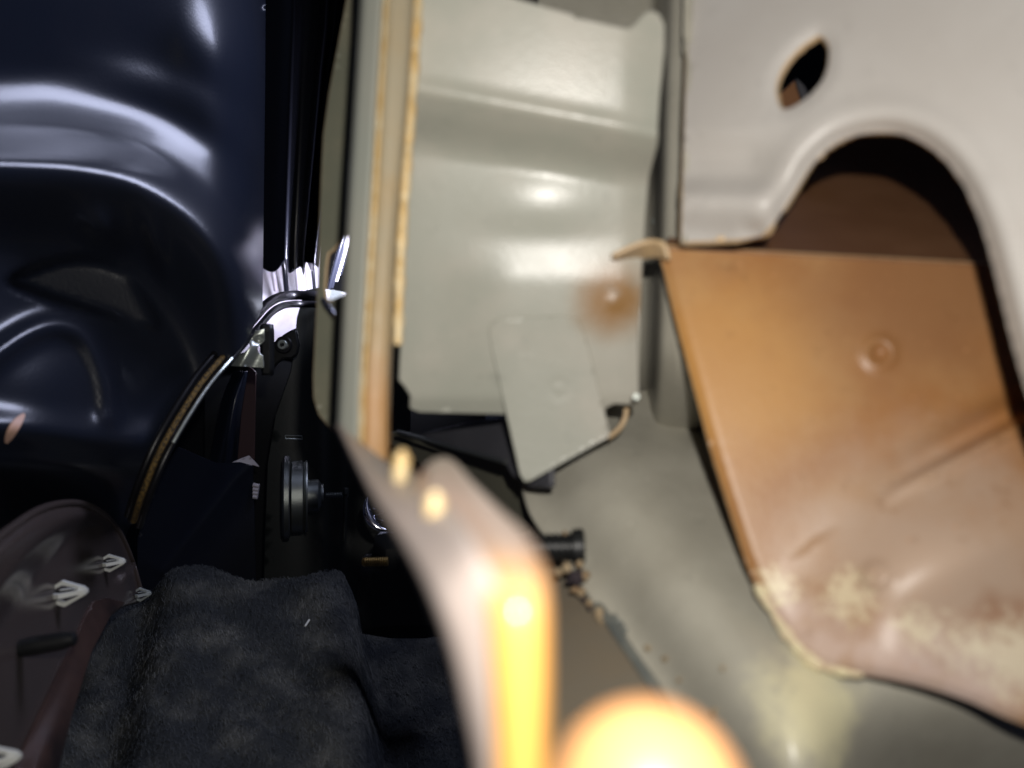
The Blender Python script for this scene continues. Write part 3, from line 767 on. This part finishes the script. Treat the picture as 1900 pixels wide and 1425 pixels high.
plate('lower_face', oo, og_depth, 0.0011, [M_orange, M_lip], og, step=9, estep=8)
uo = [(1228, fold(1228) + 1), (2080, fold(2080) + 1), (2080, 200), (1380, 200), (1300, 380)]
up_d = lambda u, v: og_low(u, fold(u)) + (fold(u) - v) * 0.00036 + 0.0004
plate('upper_face', uo, up_d, 0.0011, M_brown, og, step=14)  # continues the orange sheet, its shade painted as darker brown
M_sealer = mat('cream_sealer', (0.74, 0.66, 0.42), 0.7, var=(0.66, 0.52, 0.36), vscale=300, bump=.6, bscale=900)
ob = OG_L[37:58]
tube('sealer_bead', [P(q[0] + 3, q[1] - 1, float(og_depth(np.array([q[0]]), np.array([q[1]]))[0]) + 0.0002) for q in ob], [0.0009 + 0.0005 * math.sin(i * 2.1) * math.cos(i * .9) + .0006 * math.exp(-((i - 10) / 4) ** 2) for i in range(len(ob))], M_sealer, og, seg=10)
sheet('top_lip', [[(1232, 457, .1712), (1222, 452, .1718), (1205, 451, .1735), (1182, 458, .1742), (1160, 468, .1748), (1141, 478, .1752)],
                  [(1236, 480, .1716), (1226, 478, .1745), (1208, 478, .178), (1186, 482, .181), (1164, 486, .182), (1142, 489, .1825)]], 0.0011, [M_lip, M_lip], og, n=6)

# ---- black backing sheet added to keep the oval hole and arch dark
osk = plate('dark_backing', [(900, -260), (2300, -260), (2300, 520), (900, 520)], lambda u, v: 0.27 + 0 * u, 0.0012, M_black, step=60)
finish(osk, 'black backing sheet added to darken the oval hole and the arch', 'backing', kind='structure')
st = thing('inner_stay', P(1475, 200, 0.22), 'short brown and grey stay seen dimly through the oval hole', 'stay')
plate('brown_web', [(1440, 235), (1446, 178), (1478, 148), (1502, 200), (1500, 260)], lambda u, v: 0.225 + 0 * u, 0.001, M_brown, st, step=12)
plate('grey_web', [(1478, 146), (1492, 160), (1520, 215), (1505, 225)], lambda u, v: 0.222 + 0 * u, 0.001, M_shadow, st, step=12)

# ---- arch panel
ap = thing('arch_panel', P(1600, 450, 0.13), 'pale grey primed panel with oval hole and tall arched cut-out', 'body panel')
AR = cr([(1412, 438), (1440, 408), (1475, 355), (1510, 302), (1556, 263), (1615, 246), (1675, 249), (1735, 280), (1785, 338), (1822, 420), (1850, 520), (1880, 640), (1912, 745), (1985, 960)], 6)
ap_base = plane((1280, 200, .168), (1900, 200, .130), (1600, 0, .150))
OV = cr([(1522, 66), (1538, 84), (1537, 122), (1524, 153), (1495, 184), (1458, 204), (1444, 190), (1440, 160), (1453, 124), (1480, 92), (1505, 73)], 5, True)
def ap_depth(u, v):
    d = ap_base(u, v)
    a, s, _ = sdist(u, v, AR)
    d = d + 0.0034 * np.exp(-(a / 17.0) ** 2) - 0.0005 * np.exp(-((a - 48) / 20.0) ** 2)
    d = d + 0.003 * sstep(v, 235, 300) * (1 - sstep(u, 1380, 1480)) - 0.004 * sstep(v, 320, 370) * (1 - sstep(u, 1380, 1480))
    d = d + 0.006 * sstep(v, 370, 448) * (1 - sstep(u, 1380, 1440))
    o, _, _ = sdist(u, v, OV, True)
    d = d + 0.0010 * np.exp(-(o / 12.0) ** 2)
    return d
ao = [(1282, -170), (1277, 0), (1270, 250), (1265, 448), (1330, 446), (1380, 443)] + list(map(tuple, AR)) + [(2150, 960), (2150, -170)]
plate('panel_skin', ao, ap_depth, 0.0020, [M_arch, M_lip], ap, holes=[OV], step=11, estep=7)
sheet('side_return', [[(1283 - k, v, float(ap_depth(np.array([1283. - k]), np.array([float(v)]))[0]) - .0002), (1281 - k, v, .171), (1279 - k, v, .176), (1275 - k, v, .1825)] for v, k in ((-170, 0), (0, 4), (150, 8), (300, 12), (448, 15))], 0.001, M_sill, ap, n=5)
tube('bottom_bead', cr([P(1330, 446, .163), P(1365, 438, .162), P(1395, 434, .161), P(1412, 438, .162)], 5), 0.0007, M_lip, ap, seg=8)

# ================================================================== FOREGROUND (out of focus)
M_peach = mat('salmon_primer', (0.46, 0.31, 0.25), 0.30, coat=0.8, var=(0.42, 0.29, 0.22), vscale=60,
              stains_and_glow=[(P(965, 1330, 0.0625), 0.0180, (0.72, 0.36, 0.085), 1.0, 0.15, 90)])  # orange patch paints the flash's hot glow on the lower face
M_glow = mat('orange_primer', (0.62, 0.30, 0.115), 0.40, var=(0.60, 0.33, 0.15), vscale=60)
M_web = mat('web_primer', (0.32, 0.275, 0.255), 0.42, var=(0.35, 0.29, 0.26), vscale=40)
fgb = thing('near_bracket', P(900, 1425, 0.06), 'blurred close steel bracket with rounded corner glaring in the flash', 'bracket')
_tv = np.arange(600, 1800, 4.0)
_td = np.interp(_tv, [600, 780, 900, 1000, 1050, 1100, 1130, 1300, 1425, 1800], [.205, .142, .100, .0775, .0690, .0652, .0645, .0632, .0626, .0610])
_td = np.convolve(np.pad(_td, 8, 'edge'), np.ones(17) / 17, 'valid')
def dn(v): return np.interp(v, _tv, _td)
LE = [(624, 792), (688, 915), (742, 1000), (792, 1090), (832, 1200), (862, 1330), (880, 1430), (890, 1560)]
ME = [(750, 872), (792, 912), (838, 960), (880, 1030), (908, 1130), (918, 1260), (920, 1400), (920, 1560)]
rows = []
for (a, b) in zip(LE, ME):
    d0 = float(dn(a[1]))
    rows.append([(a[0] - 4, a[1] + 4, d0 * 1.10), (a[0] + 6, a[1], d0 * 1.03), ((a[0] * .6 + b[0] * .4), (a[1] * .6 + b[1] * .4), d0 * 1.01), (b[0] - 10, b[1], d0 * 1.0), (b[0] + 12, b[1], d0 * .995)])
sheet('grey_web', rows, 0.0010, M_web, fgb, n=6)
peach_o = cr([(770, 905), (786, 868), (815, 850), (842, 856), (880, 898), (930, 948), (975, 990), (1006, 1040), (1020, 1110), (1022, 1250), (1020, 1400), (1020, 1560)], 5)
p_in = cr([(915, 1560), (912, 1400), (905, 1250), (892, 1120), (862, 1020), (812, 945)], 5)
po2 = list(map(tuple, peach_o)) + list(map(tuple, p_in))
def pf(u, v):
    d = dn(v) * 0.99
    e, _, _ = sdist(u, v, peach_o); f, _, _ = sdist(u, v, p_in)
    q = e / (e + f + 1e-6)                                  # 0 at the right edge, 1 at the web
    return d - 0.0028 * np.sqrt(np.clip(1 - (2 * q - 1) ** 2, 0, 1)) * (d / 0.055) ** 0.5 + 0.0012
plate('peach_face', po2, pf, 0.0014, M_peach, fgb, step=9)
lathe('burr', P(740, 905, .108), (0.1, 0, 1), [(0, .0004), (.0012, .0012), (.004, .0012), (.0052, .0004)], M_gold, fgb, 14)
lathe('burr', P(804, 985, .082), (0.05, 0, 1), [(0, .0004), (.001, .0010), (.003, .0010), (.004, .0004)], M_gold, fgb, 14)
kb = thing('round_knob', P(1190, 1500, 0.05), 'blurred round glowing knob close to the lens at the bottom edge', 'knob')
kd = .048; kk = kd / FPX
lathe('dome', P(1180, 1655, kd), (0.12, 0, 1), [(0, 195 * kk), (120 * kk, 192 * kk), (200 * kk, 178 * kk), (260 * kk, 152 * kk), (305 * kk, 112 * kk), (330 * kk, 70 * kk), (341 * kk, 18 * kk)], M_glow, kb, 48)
